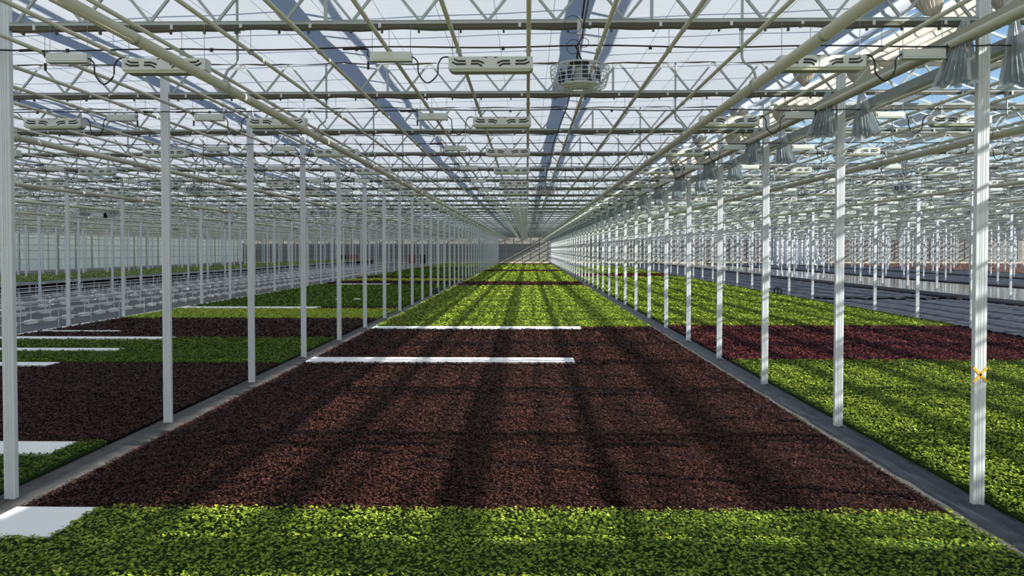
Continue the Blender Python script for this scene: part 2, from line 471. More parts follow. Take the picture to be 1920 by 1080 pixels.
for k in (1,2,3): tag(link('shade_cloth',pleats(rowx(k)+.3,rowx(k+1)-.3,4.15,5.0,ZTOP+.02)),f"added unseen cream cloth throwing shade at the front, {bayname(k)}",'screen','added shade cloths at the front')
# ------------------------------------------------------------------ clear foil drapes and gathered cloth at the row right of centre
def drape(seed,wb,flip):
    r=random.Random(seed); n=40; m=9; v=[];f=[]
    am=[r.uniform(.4,1) for _ in range(n+1)]
    for j in range(m+1):
        t=j/m
        w=.09+(wb-.09)*t**.8; dep=.04+.13*t
        for i in range(n+1):
            a=2*math.pi*i/n*.93+.2
            rip=1+.30*am[i]*(1 if i%2 else -1)*(.3+.7*t)
            x=math.cos(a)*w/2*rip+ flip*.10*t; y=math.sin(a)*dep*rip
            z=ZCH-.02-(.80+.03*math.sin(i*1.1+seed))*t
            v.append((x,y,z))
    for j in range(m):
        for i in range(n): a=j*(n+1)+i; f.append((a,a+1,a+n+2,a+n+1))
    me=bpy.data.meshes.new('foil_drape'); me.from_pydata(v,[],f); me.materials.append(M['foil']); return me
dl=[drape(s,.46,-1) for s in (1,4)]; dr=[drape(s,.44,1) for s in (2,7)]
clamp_me=MB().box(-.05,.05,-.03,.03,ZCH-.06,ZCH).mesh('clamp',M['galv'])
def lump(seed,sx,sz):
    r=random.Random(seed); v=[];f=[];n=48;m=10
    am=[r.uniform(.3,1) for _ in range(n)]
    for j in range(m+1):
        t=j/m; w=(.35+.65*math.sin(math.pi*min(1,t*.9+.05))**.8)
        for i in range(n):
            a=2*math.pi*i/n; rp=1+.22*am[i]*(1 if i%2 else -1)*(.4+.6*t)
            v.append((math.cos(a)*sx*.5*w*rp+.05*math.sin(seed+t*4),math.sin(a)*.12*w*rp,ZTOP+.10-sz*t+.05*math.sin(a*2+seed)*t+.02*am[i]))
    for j in range(m):
        for i in range(n): i2=(i+1)%n; f.append((j*n+i,j*n+i2,(j+1)*n+i2,(j+1)*n+i))
    f.append(tuple(range(n))); f.append(tuple(m*n+i for i in range(n))[::-1])
    me=bpy.data.meshes.new('gathered_screen'); me.from_pydata(v,[],f); me.materials.append(M['package']); return me
lm=[lump(3,.42,.50),lump(8,.38,.46)]
for n in range(0,NT):
    y=Y0+SP*n; x=rowx(1)
    for s,ms,w in ((-1,dl,'left'),(1,dr,'right')):
        o=link('foil_drape',ms[n%2],None,(x+s*(.27 if s<0 else .36),y-.06,0)); tag(o,f"clear grey foil drape hanging {w} of the {nth(n)} post right of centre",'plastic drape','foil drapes hanging along the post row')
        link('clamp',clamp_me,o)
    for s,w in ((-1,'left'),(1,'right')):
        tag(link('gathered_screen',lm[(n+(s>0))%2],None,(x+s*.52,y+.35,0)),f"cream gathered screen bunch {w} of the {nth(n)} post right of centre",'gathered screen','cream screen bunches along the post row')
# sheet-metal duct and its companion pipe beside that row
x=rowx(1)
mb=MB().prism([(x-.44,6.13),(x-.40,6.04),(x-.14,6.04),(x-.10,6.13),(x-.13,6.13),(x-.16,6.07),(x-.38,6.07),(x-.41,6.13)],'y',-6,YEND-.5)
tag(link('collecting_gutter',mb.mesh('collecting_gutter',[M['pipe']])),'broad olive-grey gutter channel running left of the right-hand post row','gutter')
mb=MB().tube([(x-.47,-6,5.98),(x-.47,YEND-.5,5.98)],.045,12)
tag(link('supply_pipe',mb.mesh('supply_pipe',M['pipe'],True)),'ivory pipe clipped below the broad gutter channel','pipe')
mb=MB().prism([(x+.55,6.2),(x+.59,6.07),(x+.75,6.07),(x+.79,6.2)],'y',-6,YEND-.5)
tag(link('cable_channel',mb.mesh('cable_channel',[M['galv']])),'grey steel channel running right of the right-hand post row','cable channel')

# ------------------------------------------------------------------ pipes along the bays
GP='thin ivory heating pipes along the bays'
def pipe_mesh(r,name,n=10,step=SP,cr=1.35):
    mb=MB().tube([(0,-6,0),(0,YEND-.3,0)],r,n); y=-6+1.7
    while y<YEND-1: mb.tube([(0,y,0),(0,y+.09,0)],r*cr,n); y+=6
    return mb.mesh(name,M['pipe'],True)
tp=pipe_mesh(.027,'heating_pipe'); fp=pipe_mesh(.063,'supply_pipe',14,SP,1.08)
ZP=5.95
i0=int((rowx(-5)+.4)/.914); i1=int(rowx(10)/.914)
pi=0
for i in range(i0,i1):
    x=.914*i+.02
    d=min(abs(x-rowx(k)) for k in range(-5,11))
    if d<.2: continue
    if abs(x-(rowx(1)-.3))<.35: continue
    if x>rowx(6): 
        if i%2: continue
    w='middle ivory heating pipe running away above the centre bed' if i==0 else f"thin ivory heating pipe number {abs(i)} counted {'left' if i<0 else 'right'} from the middle pipe"
    tag(link('heating_pipe',tp,None,(x,0,ZP)),w,'pipe',GP)
for k in BAYS:
    c=rowx(k)+BAY/2
    for s in (-1,1):
        tag(link('supply_pipe',fp,None,(c+s*3.49,0,5.5)),f"thick ivory supply pipe on the {'left' if s<0 else 'right'} side of the {bayname(k)}",'pipe','thick ivory supply pipes')
# hangers for the thick pipes
def hanger_mesh(s):
    mb=MB().tube([(s*.18,0,ZTOP),(s*.18,0,5.86),(s*.16,0,5.80),(s*.05,0,5.72),(s*.02,0,5.66),(0,0,5.59)],.018,8)
    mb.tube([(.078*math.cos(a),0,5.5+.078*math.sin(a)) for a in np.linspace(0,2*math.pi,16,endpoint=False)],.014,6,0,True)
    mb.box(s*.18-.03,s*.18+.03,-.04,.04,ZCH-.09,ZCH+.05)
    return mb.mesh('pipe_hanger',M['galv'])
hm={-1:hanger_mesh(-1),1:hanger_mesh(1)}
rod_me=MB().tube([(0,0,ZCH-.03),(0,0,ZP+.02)],.004,5).mesh('rod',M['wire'])
hook_me=MB().tube([(.034*math.cos(a),0,ZP+.034*math.sin(a)) for a in np.linspace(0,2*math.pi,10,endpoint=False)],.008,5,0,True).mesh('hook',M['galv'])
for k in range(-2,3):
    for n in range(0,9):
        c=rowx(k)+BAY/2; y=Y0+SP*n+.02
        for s in (-1,1):
            x=c+s*3.49
            if seen([(x,y,5.9)],0): tag(link('pipe_hanger',hm[s*-1] if s>0 else hm[1],None,(x,y,0)),f"steel pipe hanger at the {nth(n)} truss, {'left' if s<0 else 'right'} thick pipe, {bayname(k)}",'pipe hanger','hooked hangers of the thick pipes')
def make_rod():
    e=link('pipe_suspender',rod_me); link('hook',hook_me,e); return e
KR=Kind(make_rod)
for n in range(0,5):
    for i in range(-8,7):
        x=.914*i+.02
        if abs(x-rowx(1))<.9: continue
        if seen([(x,Y0+SP*n,6.1)],0): 
            KR.put((x,Y0+SP*n,0),f"thin wire at the {nth(n)} truss holding {'the middle pipe' if i==0 else 'pipe '+str(abs(i))+(' left' if i<0 else ' right')+' of middle'}",'wire','thin suspension wires of the heating pipes')

# wires under the screens
for k in (-1,0):
    for j in range(14):
        x=rowx(k)+.5+j*.85
        if k==0 and j>12: continue
        tag(link('screen_wire',MB().tube([(x,4,ZTOP-.06),(x,YEND-1,ZTOP-.06)],.0035,4).mesh('screen_wire',M['wire'])),f"taut screen wire, {nth(j).replace('front-most','first')} from the left under the screens, {bayname(k)}",'wire','taut wires under the screens')

# ------------------------------------------------------------------ grow lights
SLOTS=[[(155,290),(195,308),(268,308)],[(135,318),(175,338),(272,338)],[(325,308),(395,308),(450,330)],[(320,336),(392,336),(432,360)]]
def lamp_slots(mb,m,th=.023):
    for s in (1,-1):
        for pl in SLOTS:
            P=[(s*(u-514)/760, 5.84-(y-265)/760) for u,y in pl]
            if s<0: P=P[::-1]
            for (xa,za),(xb,zb) in zip(P,P[1:]):
                mb.prism([(xa,za-th/2),(xb,zb-th/2),(xb,zb+th/2),(xa,za+th/2)],'y',-.101,-.098,m)
        t=[(s*-.05,5.836),(s*-.10,5.836),(s*-.05,5.818)]
        mb.prism(t if s<0 else t[::-1],'y',-.1015,-.098,m)
def lamp_meshes():
    body=MB().box(-.545,.545,-.097,.097,5.69,5.84)
    body.box(-.045,.045,-.10,.10,5.69,5.845)
    lamp_slots(body,1)
    lip=MB().prism([(-.53,5.69),(-.53,5.67),(-.49,5.65),(.49,5.65),(.53,5.67),(.53,5.69)],'y',-.09,.09)
    return body.mesh('housing',[M['lamp'],M['slot']]),lip.mesh('reflector',M['lip'])
LM=lamp_meshes(); hw_me=MB().tube([(0,0,5.84),(0,0,ZCH)],.004,4).mesh('hanging_wire',M['wire']); dw_me=MB().tube([(0,0,5.92),(0,0,ZCH)],.004,4).mesh('hanging_wire',M['wire'])
def make_lamp():
    e=link('grow_light',None)
    for n_,m_ in zip(('housing','reflector'),LM): link(n_,m_,e)
    for x in (-.5,.5): link('hanging_wire',hw_me,e,(x,0,0))
    return e
KL=Kind(make_lamp)
def cat(P,n=4):
    o=[]; Q=[P[0]]+P+[P[-1]]
    for i in range(1,len(Q)-2):
        for j in range(n):
            t=j/n; o.append(tuple(.5*((2*Q[i][c])+(-Q[i-1][c]+Q[i+1][c])*t+(2*Q[i-1][c]-5*Q[i][c]+4*Q[i+1][c]-Q[i+2][c])*t*t+(-Q[i-1][c]+3*Q[i][c]-3*Q[i+1][c]+Q[i+2][c])*t**3) for c in (0,1)))
    return o+[P[-1]]
LOOP=cat([(0,0),(.075,-.07),(.09,-.22),(.20,-.345),(.33,-.245),(.345,-.105),(.40,-.02),(.485,-.01)])
def driver_meshes(s):
    b=MB().box(-.27,.27,-.06,.06,5.80,5.92); b.box(-.24,.24,-.066,-.06,5.825,5.895)
    # looped lead from driver to lamp, plug and feed
    c=MB().tube([(s*(.27+x),-.02,5.865+z) for x,z in LOOP],.010,6)
    d=MB().tube([(s*-.27,-.02,5.86),(s*-.31,-.02,5.88),(s*-.30,-.04,5.95),(s*-.40,-.06,5.965),(s*-.62,-.06,5.955)],[.009,.009,.009,.02,.018],6)
    pl=MB().tube([(s*-.30,-.02,5.80),(s*-.30,-.02,5.70)],.016,6)
    return b.mesh('housing',M['lamp']),c.mesh('lead',M['cable']),d.mesh('feed_cable',M['cable']),pl.mesh('plug',M['cable'])
DM={s:driver_meshes(s) for s in (1,-1)}
def mk_driver(s):
    def f():
        e=link('light_driver',None)
        for n_,m_ in zip(('housing','lead','feed_cable','plug'),DM[s]): link(n_,m_,e)
        for x in (-.25,.25): link('hanging_wire',dw_me,e,(x,0,0))
        return e
    return f
KD={s:Kind(mk_driver(s)) for s in (1,-1)}
# simple far versions (every shape kept in one mesh each)
def far_lamp():
    b=MB().box(-.545,.545,-.097,.097,5.69,5.84,0).box(-.5,.5,-.09,.09,5.65,5.69,1)
    lamp_slots(b,2,.02)
    return b.mesh('grow_light',[M['lamp'],M['lip'],M['slot']])
FL=far_lamp()
def far_driver(s):
    b=MB().box(-.27,.27,-.06,.06,5.80,5.92,0)
    L=[(s*(.27+x),-.02,5.865+z) for x,z in LOOP[::3]]
    b.tube(L,.012,4,1); return b.mesh('light_driver',[M['lamp'],M['cable']])
FD={s:far_driver(s) for s in (1,-1)}
LX=((2.18,1,'left'),(6.44,1,'middle'),(10.70,-1,'right'))   # s=+1: driver hangs left of its lamp
lamps=[]
for k in BAYS:
    for n in range(-1,NT):
        for dx,s,w in LX:
            x,y=rowx(k)+dx,Y0+SP*n-.05
            if seen([(x-.5,y,5.75),(x+.5,y,5.75),(x-1.30*s,y,5.8)],0): lamps.append((y+abs(x)*.35,k,n,dx,s,w))
            elif (k==1 and n<4) or (k==2 and n<5): lamps.append((y+1000,k,n,dx,s,w))
lamps.sort(); r1=[]; r2={1:[],-1:[]}
for i,(yy,k,n,dx,s,w) in enumerate(lamps):
    x,y=rowx(k)+dx,Y0+SP*n-.05
    a=f"slotted grow light, {w} of three at the {nth(n)} truss, {bayname(k)}"
    b=f"slim light driver beside the {w} grow light, {nth(n)} truss, {bayname(k)}"
    if i<60:
        KL.put((x,y,0),a,'grow light','slotted grow lights'); KD[s].put((x-1.30*s,y,0),b,'light driver','drivers feeding the grow lights')
    elif i<300 or yy>1000:
        tag(link('grow_light',FL,None,(x,y,0)),a,'grow light','slotted grow lights'); tag(link('light_driver',FD[s],None,(x-1.30*s,y,0)),b,'light driver','drivers feeding the grow lights')
    else: r1.append((x,y,0)); r2[s].append((x-1.30*s,y,0))
merged('grow_light',FL,r1,'far grow lights merging together in the distance','grow light','slotted grow lights')
for s in (1,-1): merged('light_driver',FD[s],r2[s],f"far light drivers hanging {'left' if s>0 else 'right'} of their lamps",'light driver','drivers feeding the grow lights')

# black power cable beside every truss
def cab(n0):
    p=[]
    for i in range(61):
        x=i*BAY/60; p.append((x,-.11,5.965-.012*math.sin(x*2.2)-.01*math.sin(x*.7)))
    mb=MB().tube(p,.011,5)
    for i in range(7): mb.box(.9+i*1.9-.02,.9+i*1.9+.02,-.12,-.10,5.93,5.975)
    return mb.mesh('power_cable',M['cable'])
cm=cab(0)
for n in range(0,16):
    for k in BAYS:
        x,y=rowx(k),Y0+SP*n
        if seen([(x+f*BAY,y,5.96) for f in (0,.25,.5,.75,1)],0): tag(link('power_cable',cm,None,(x,y,0)),f"black power cable strung along the {nth(n)} truss, {bayname(k)}",'cable','black power cables across the bays')

# ------------------------------------------------------------------ air fans
def make_fan():
    e=link('air_fan',None)
    z0=5.42
    link('dish',MB().lathe([(.0,0),(.14,.0),(.235,.02),(.24,.035),(.0,.035)],28,0,(0,0,z0)).mesh('dish',M['dish'],True),e)
    link('top_disc',MB().lathe([(0,0),(.13,0),(.13,.02),(.03,.04),(0,.04)],24,0,(0,0,z0+.30)).mesh('top_disc',M['cable']),e)
    mo=MB().lathe([(0,0),(.055,0),(.055,.19),(.03,.22),(0,.22)],16,0,(0,0,z0+.05)); link('motor',mo.mesh('motor',M['galv']),e)
    for i in range(8):
        a=2*math.pi*i/8+.2
        b=MB(); r=.265; c,s_=math.cos(a),math.sin(a)
        P=[(r-.015,-.036,.02),(r+.012,-.03,.02),(r+.025,.036,.02),(r-.0,.033,.02)]
        v=[]
        for zz,sc,lean in ((.0,.9,0),(.09,1,.01),(.16,.75,.03)):
            for (px,py,_) in P:
                X=(px-lean); Y=py*sc; v.append((X*c-Y*s_,X*s_+Y*c,z0+.06+zz))
        b.v=v
        for L in range(2):
            for q in range(4): q2=(q+1)%4; b.f.append([L*4+q,L*4+q2,L*4+4+q2,L*4+4+q]); b.m.append(0)
        b.f.append([3,2,1,0]); b.f.append([8,9,10,11]); b.m+=[0,0]
        link('blade',b.mesh('blade',M['fanblade']),e)
    cg=MB(); rings=[(.375,.245),(.375,.19),(.37,.14),(.36,.09),(.345,.04),(.33,-.0),(.27,-.03),(.2,-.04),(.1,-.045),(.30,.275),(.2,.30)]
    for r,z in rings: cg.tube([(r*math.cos(a),r*math.sin(a),z0+z) for a in np.linspace(0,2*math.pi,36,endpoint=False)],.0048,4,0,True)
    for i in range(24):
        a=2*math.pi*i/24; pr=[(.12,.31),(.2,.30),(.30,.275),(.375,.245),(.375,.19),(.36,.09),(.33,0),(.27,-.03),(.1,-.045)]
        cg.tube([(r*math.cos(a),r*math.sin(a),z0+z) for r,z in pr],.004,4)
    link('cage',cg.mesh('cage',M['white_metal']),e)
    link('hanger',MB().tube([(0,0,z0+.3),(0,0,ZCH+.02)],.012,8).box(-.03,.03,-.03,.03,ZCH-.22,ZCH-.02).mesh('hanger',M['white_metal']),e)
    ld=MB()
    ld.tube([(.02,-.03,z0+.34),(-.05,-.05,z0+.5),(.03,-.05,z0+.62),(.05,-.05,z0+.8),(.09,-.05,ZCH+.1),(.12,-.05,ZCH+.3)],.012,6)
    for cx,cz,r in ((-.08,z0+.5,.09),(.05,z0+.55,.06),(-.09,z0+.78,.11)): ld.tube([(cx+r*math.cos(a),-.05,cz+r*math.sin(a)) for a in np.linspace(0,2*math.pi,20,endpoint=False)],.004,4,0,True)
    link('lead',ld.mesh('lead',M['cable']),e)
    return e
KF=Kind(make_fan)
for j in range(8):
    for k in range(-4,8):
        x,y=rowx(k)+7.58,Y0-.25+18*j
        if j>4 and k not in (0,): continue
        if seen([(x,y,5.5)],0):
            KF.put((x,y,0),f"white caged air fan with blue-black blades, {nth(j)} one in the {bayname(k)}",'fan','caged air fans')
p=[]
for j in range(5):
    y=Y0-.25+18*j
    if j: 
        for t in np.linspace(0,1,9)[1:-1]: p.append((.70+.06*math.sin(t*9),y-18+18*t,6.3-1.05*math.sin(math.pi*t)**.8*.35))
    p.append((.76,y,6.5 if j else 6.75))
tag(link('fan_cable',MB().tube(p,.013,6).mesh('fan_cable',M['cable'])),'black cable running from fan to fan above the centre bed','cable')

# ------------------------------------------------------------------ plant beds
def leafbed(name,label,x0,x1,y0,y1,mk,h=.11,s0=.045,cov=1.6,cat='lettuce bed',kz=.0028,z0=.0,ragged=.04):
    V=[];F=[]
    ys=y0
    while ys<y1:
        ye=min(y1,ys+max(.5,ys*.06)); d=max(4.,(ys+ye)/2); s=max(s0,kz*d)
        xa=max(x0,-(.72*ye+3)); xb=min(x1,.66*ye+3)
        if xb>xa:
            n=int((ye-ys)*(xb-xa)/s**2*cov)
            X=rng.uniform(xa,xb,n); Y=rng.uniform(ys,ye,n)
            Z=z0+h*(.45+.5*rng.random(n))+.012*np.sin(X*9)*np.sin(Y*11)
            az=rng.uniform(0,2*np.pi,n); tilt=rng.uniform(-.15,.95,n); L=s*rng.uniform(.7,1.35,n); W=L*rng.uniform(.35,.5,n)
            dx,dy=np.cos(az),np.sin(az); ct,st=np.cos(tilt),np.sin(tilt)
            B=np.stack([X,Y,Z-L*.3*st],1)
            T=B+np.stack([dx*ct*L,dy*ct*L,st*L*.8],1)
            Mid=B+.55*(T-B); side=np.stack([-dy*W,dx*W,rng.uniform(-.1,.5,n)*W],1); side2=side*np.array([-1,-1,1])
            V.append(np.stack([B,Mid+side2,T,Mid+side],1).reshape(-1,3)); 
        ys=ye
    V=np.vstack(V) if V else np.zeros((0,3)); n=len(V)//4
    i=np.arange(n)[:,None]*4
    tri=np.concatenate([i+np.array([0,1,2]),i+np.array([0,2,3])],1).reshape(-1,3)
    # base slab (8 verts)
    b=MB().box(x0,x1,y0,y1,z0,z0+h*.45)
    nb=len(b.v); bv=np.array(b.v); bf=np.array(b.f)
    allv=np.vstack([bv,V]); 
    me=bpy.data.meshes.new(name)
    me.vertices.add(len(allv)); me.vertices.foreach_set('co',allv.astype('f').ravel())
    loops=np.concatenate([bf.ravel(),(tri+nb).ravel()]); starts=np.concatenate([np.arange(6)*4,24+np.arange(len(tri))*3])
    me.loops.add(len(loops)); me.loops.foreach_set('vertex_index',loops.astype('i'))
    me.polygons.add(6+len(tri)); me.polygons.foreach_set('loop_start',starts.astype('i'))
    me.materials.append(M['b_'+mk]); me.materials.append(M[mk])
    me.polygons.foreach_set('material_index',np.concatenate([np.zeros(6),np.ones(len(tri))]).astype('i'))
    me.update(calc_edges=True); me.validate()
    return tag(link(name,me),label,cat,None,'stuff')
CL,CR=-6.5,5.30
LL,LR=rowx(-1)+.12,-7.18
RL,RR=6.08,rowx(2)-.1
# centre bay
leafbed('lettuce_bed','bright green lettuce across the very front of the centre bed',-5.45,CR,4.0,9.62,'green',.12,.043,1.7)
leafbed('lettuce_bed','bright green lettuce tongue in front of the white raft corner',CL,-5.45,4.0,8.6,'green',.12,.043,1.7)
leafbed('lettuce_bed','largest dark red lettuce patch, centre bed foreground',CL,CR,9.62,22.3,'redleaf',.07,.036,1.7)
leafbed('lettuce_bed','short dark red lettuce right of the longer white strip',1.4,CR,22.3,23.3,'redleaf',.07,.04,1.7)
leafbed('lettuce_bed','dark red lettuce between the two white strips of the centre bed',CL,CR,23.3,31.8,'redleaf',.07,.04,1.6)
leafbed('lettuce_bed','small dark red lettuce right of the farther white strip',2.26,CR,31.8,32.8,'redleaf',.07,.04,1.6)
cb=[(32.8,70,'green','long bright green lettuce stretch behind the white strips, centre bed'),(70,78.5,'redleaf','narrow dark red lettuce band halfway down the centre bed'),(78.5,115,'green','green lettuce between the two narrow red bands, centre bed'),
    (115,123,'redleaf','second narrow dark red lettuce band, far in the centre bed'),(123,166,'green','farthest green lettuce stretch of the centre bed'),(166,176,'redleaf','last dark lettuce band before the end wall')]
for a,b,m,l in cb: leafbed('lettuce_bed',l,CL,CR,a,b,m,.1,.045,1.4)
# left bay
leafbed('lettuce_bed','dark green lettuce behind the front left post',LL,LR,4.0,12.06,'dkgreen',.12,.043,1.7)
leafbed('lettuce_bed','dark green lettuce tip beside the left walkway',-7.67,LR,12.06,12.95,'dkgreen',.12,.043,1.7)
leafbed('lettuce_bed','dark red lettuce at the front of the left bed',LL,LR,12.95,21.4,'redleaf',.07,.038,1.6)
leafbed('lettuce_bed','dark red lettuce beside the shortest white strip',-13.6,LR,21.4,22.1,'redleaf',.07,.038,1.6)
leafbed('lettuce_bed','dark green lettuce in front of the middle white strip, left bed',LL,LR,22.1,24.6,'dkgreen',.1,.045,1.5)
leafbed('lettuce_bed','dark green lettuce right of the middle white strip, left bed',-13.4,LR,24.6,25.3,'dkgreen',.1,.045,1.5)
leafbed('lettuce_bed','dark green lettuce behind the middle white strip, left bed',LL,LR,25.3,27.8,'dkgreen',.1,.045,1.5)
leafbed('lettuce_bed','dark green lettuce right of the longest white strip, left bed',-13.2,LR,27.8,28.6,'dkgreen',.1,.045,1.5)
lb=[(28.6,36.5,'redleaf','second dark red lettuce patch of the left bed'),(36.5,42.6,'lime','lime green lettuce patch of the left bed'),
    (44,72,'dkgreen','long green lettuce stretch behind the thin strip, left bed'),(72,80,'redleaf','far dark red lettuce band of the left bed'),(80,87,'lime','thin yellow-green lettuce band far in the left bed'),
    (87,93,'redleaf','second far dark lettuce band of the left bed'),(93,130,'dkgreen','far green lettuce of the left bed'),(130,136,'redleaf','last dark lettuce band of the left bed'),(136,182,'green','farthest green lettuce of the left bed')]
for a,b,m,l in lb: leafbed('lettuce_bed',l,LL,LR,a,b,m,.1,.045,1.4)
leafbed('lettuce_bed','narrow dark lettuce right of the thin far strip, left bed',-11.8,LR,42.6,44,'redleaf',.08,.045,1.4)
# right bay
rb=[(4.0,22.9,'green','bright green lettuce at the front of the right bed'),(22.9,33.4,'pinkleaf','purple red lettuce band across the right bed'),(33.4,94,'green','long bright green lettuce stretch of the right bed'),
    (94,105,'pinkleaf','far purple red lettuce band of the right bed'),(105,150,'green','farthest green lettuce of the right bed')]
for a,b,m,l in rb: leafbed('lettuce_bed',l,RL,RR,a,b,m,.11 if m=='green' else .08,.045,1.5)

# white rafts
def raft(label,x0,x1,y0,y1):
    mb=MB(); n=max(2,int((x1-x0)/.6)); 
    pts=[(x0+(x1-x0)*i/n, y0+(random.uniform(-.04,.04) if 0<i<n else 0)) for i in range(n+1)]+[(x1,y1),(x0,y1)]
    mb.prism(pts,'z',.0,.075)
    tag(link('white_raft',mb.mesh('white_raft',M['raft'])),label,'floating raft','bare white foam rafts')
raft('bare white raft corner beside the front left post, by the front lettuce',CL,-5.45,8.6,9.6)
raft('longer bright white raft strip across the red centre lettuce',CL,1.4,22.35,23.25)
raft('white raft strip in front of the bright green centre lettuce',CL,2.26,31.85,32.75)
raft('white raft behind the front left post',LL,-7.67,12.1,12.9)
raft('shortest white raft strip of the left bed',LL,-13.6,21.45,22.05)
raft('middle white raft strip of the left bed, in dark green lettuce',LL,-13.4,24.65,25.25)
raft('longest near white raft strip of the left bed, against dark red lettuce',LL,-13.2,27.85,28.6)
raft('thin white raft strip behind the lime lettuce',LL,-11.8,42.7,43.9)
tag(link('white_raft',MB().box(LL+.3,-16.3,30.2,30.45,.08,.11).mesh('white_raft',M['raft'])),'thin white strip lying on the second dark red patch','floating raft')
tag(link('white_raft',MB().box(-17.8,-12.9,71,72.3,.10,.13).mesh('white_raft',M['raft'])),'farthest white strip on the left bed','floating raft')
for i,x in enumerate((-12.3,-11.1)): tag(link('white_tray',MB().box(x-.16,x+.16,49.6,50.2,.1,.14).mesh('white_tray',M['raft'])),f"small white tray lying on the left green lettuce, {'left' if i==0 else 'right'} of two",'tray')

# walkways between beds
def strip(name,label,x0,x1,m,z=.022,amp=.008):
    v=[];f=[]; y=4.
    nx=7
    ys=[]
    while y<YEND-2: ys.append(y); y+=max(.25,y*.02)
    for y in ys:
        for i in range(nx+1):
            t=i/nx; zz=0 if i in (0,nx) else z+amp*math.sin(y*3.1+i*1.9)+amp*.6*math.sin(y*7.7+i)
            xx=x0+(x1-x0)*t+(.018*math.sin(y*2.6)+.012*math.sin(y*5.9) if i in (0,1,nx-1,nx) else 0); v.append((xx,y,zz))
    for j in range(len(ys)-1):
        for i in range(nx): a=j*(nx+1)+i; f.append((a,a+1,a+nx+2,a+nx+1))
    me=bpy.data.meshes.new(name); me.from_pydata(v,[],f); me.materials.append(m); return tag(link(name,me),label,'liner')
strip('liner_strip','grey liner walkway under the left-hand post row',-7.16,CL-.02,M['liner_edge'])
strip('liner_strip','dark creased liner under the right-hand post row',5.44,6.06,M['liner'],.022,.012)
strip('edge_board','tan board edging the right side of the centre bed',CR+.02,5.42,M['tan'],.05,.006)
strip('edge_board','pale kerb along the outer side of the left bed',rowx(-1)-.25,rowx(-1)+.08,M['block'],.06,.004)

# right side: dark basins and water
def ridged(name,label,x0,x1,y0,y1,m,amp=.05,step=.55):
    v=[];f=[]; y=y0; ys=[]
    while y<y1: ys.append(y); y+=step/2*(1+random.uniform(-.25,.25))
    nx=10
    for j,y in enumerate(ys):
        for i in range(nx+1): v.append((x0+(x1-x0)*i/nx,y+random.uniform(-.08,.08),.03+(amp if j%2 else 0)*random.uniform(.4,1.2)))
    for j in range(len(ys)-1):
        for i in range(nx): a=j*(nx+1)+i; f.append((a,a+1,a+nx+2,a+nx+1))
    me=bpy.data.meshes.new(name); me.from_pydata(v,[],f); me.materials.append(m); return tag(link(name,me),label,'basin')
ridged('basin_liner','dark ridged basin liner right of the green bed',rowx(2)+.15,28.6,24,YEND-3,M['liner'])
def kerb(label,x0,x1,h,m='black'): tag(link('basin_kerb',MB().box(x0,x1,30,YEND-3,0,h).mesh('basin_kerb',M[m])),label,'kerb')
kerb('black kerb between the ridged basin and the water',28.7,31.2,.12)
tag(link('water_basin',MB().box(31.25,42.3,30,YEND-3,0,.05).mesh('water_basin',M['water'])),'grey reflecting water basin behind the ridged liner','water basin')
kerb('black kerb on the far side of the water',42.35,44.0,.12)
ridged('basin_liner','dark basin beyond the water',44.1,55,50,YEND-3,M['liner'])
kerb('black kerb beyond the dark basin',55.1,57.0,.15)
ridged('basin_liner','dark basin before the brown beds',57.1,68,60,YEND-3,M['liner'])
ridged('soil_bed','reddish brown bed far to the right',69,81.5,60,YEND-4,M['brown'],.08,1.5)
ridged('soil_bed','second reddish brown bed at the far right edge',83,116,90,YEND-4,M['brown'],.08,1.5)
hp=[(18.95+i*.25,51.2+.25*math.sin(i*.8)+.12*math.sin(i*2.3),.12+.03*math.sin(i*1.3)) for i in range(40)]
tag(link('black_hose',MB().tube(hp,.06,6).mesh('black_hose',M['black'])),'black corrugated hose snaking across the ridged basin liner','hose')
# hose stand
e=link('hose_stand',None,None,(18.35,56.5,.1)); tag(e,'black three-legged hose stand at the right edge of the green bed','stand')
for i,x in enumerate((-.25,.02,.25)): link('leg',MB().tube([(x,0,0),(x,0,.36),(x*.8,.02,.42)],.045,8).mesh('leg',M['black']),e)
link('coil',MB().tube([(.13*math.cos(a),.06*math.sin(a*2),.46+.1*math.sin(a)) for a in np.linspace(0,2*math.pi,18,endpoint=False)],.035,6,0,True).mesh('coil',M['black']),e)
link('cross_bar',MB().tube([(-.27,0,.38),(.27,0,.40)],.035,8).mesh('cross_bar',M['black']),e)
# canister
e=link('spray_canister',None,None,(-6.78,57.2,.06)); tag(e,'dark blue canister standing between posts on the left walkway','canister')
link('tank',MB().lathe([(0,0),(.15,0),(.17,.05),(.17,.36),(.12,.44),(.05,.47),(0,.47)],18).mesh('tank',mat('navy_plastic',(.03,.035,.06),.5),True),e)
link('cap',MB().lathe([(0,.47),(.05,.47),(.05,.53),(0,.53)],12).mesh('cap',M['yellow']),e)
link('handle',MB().tube([(-.1,0,.43),(-.09,0,.55),(.09,0,.55),(.1,0,.43)],.014,6).mesh('handle',M['black']),e)
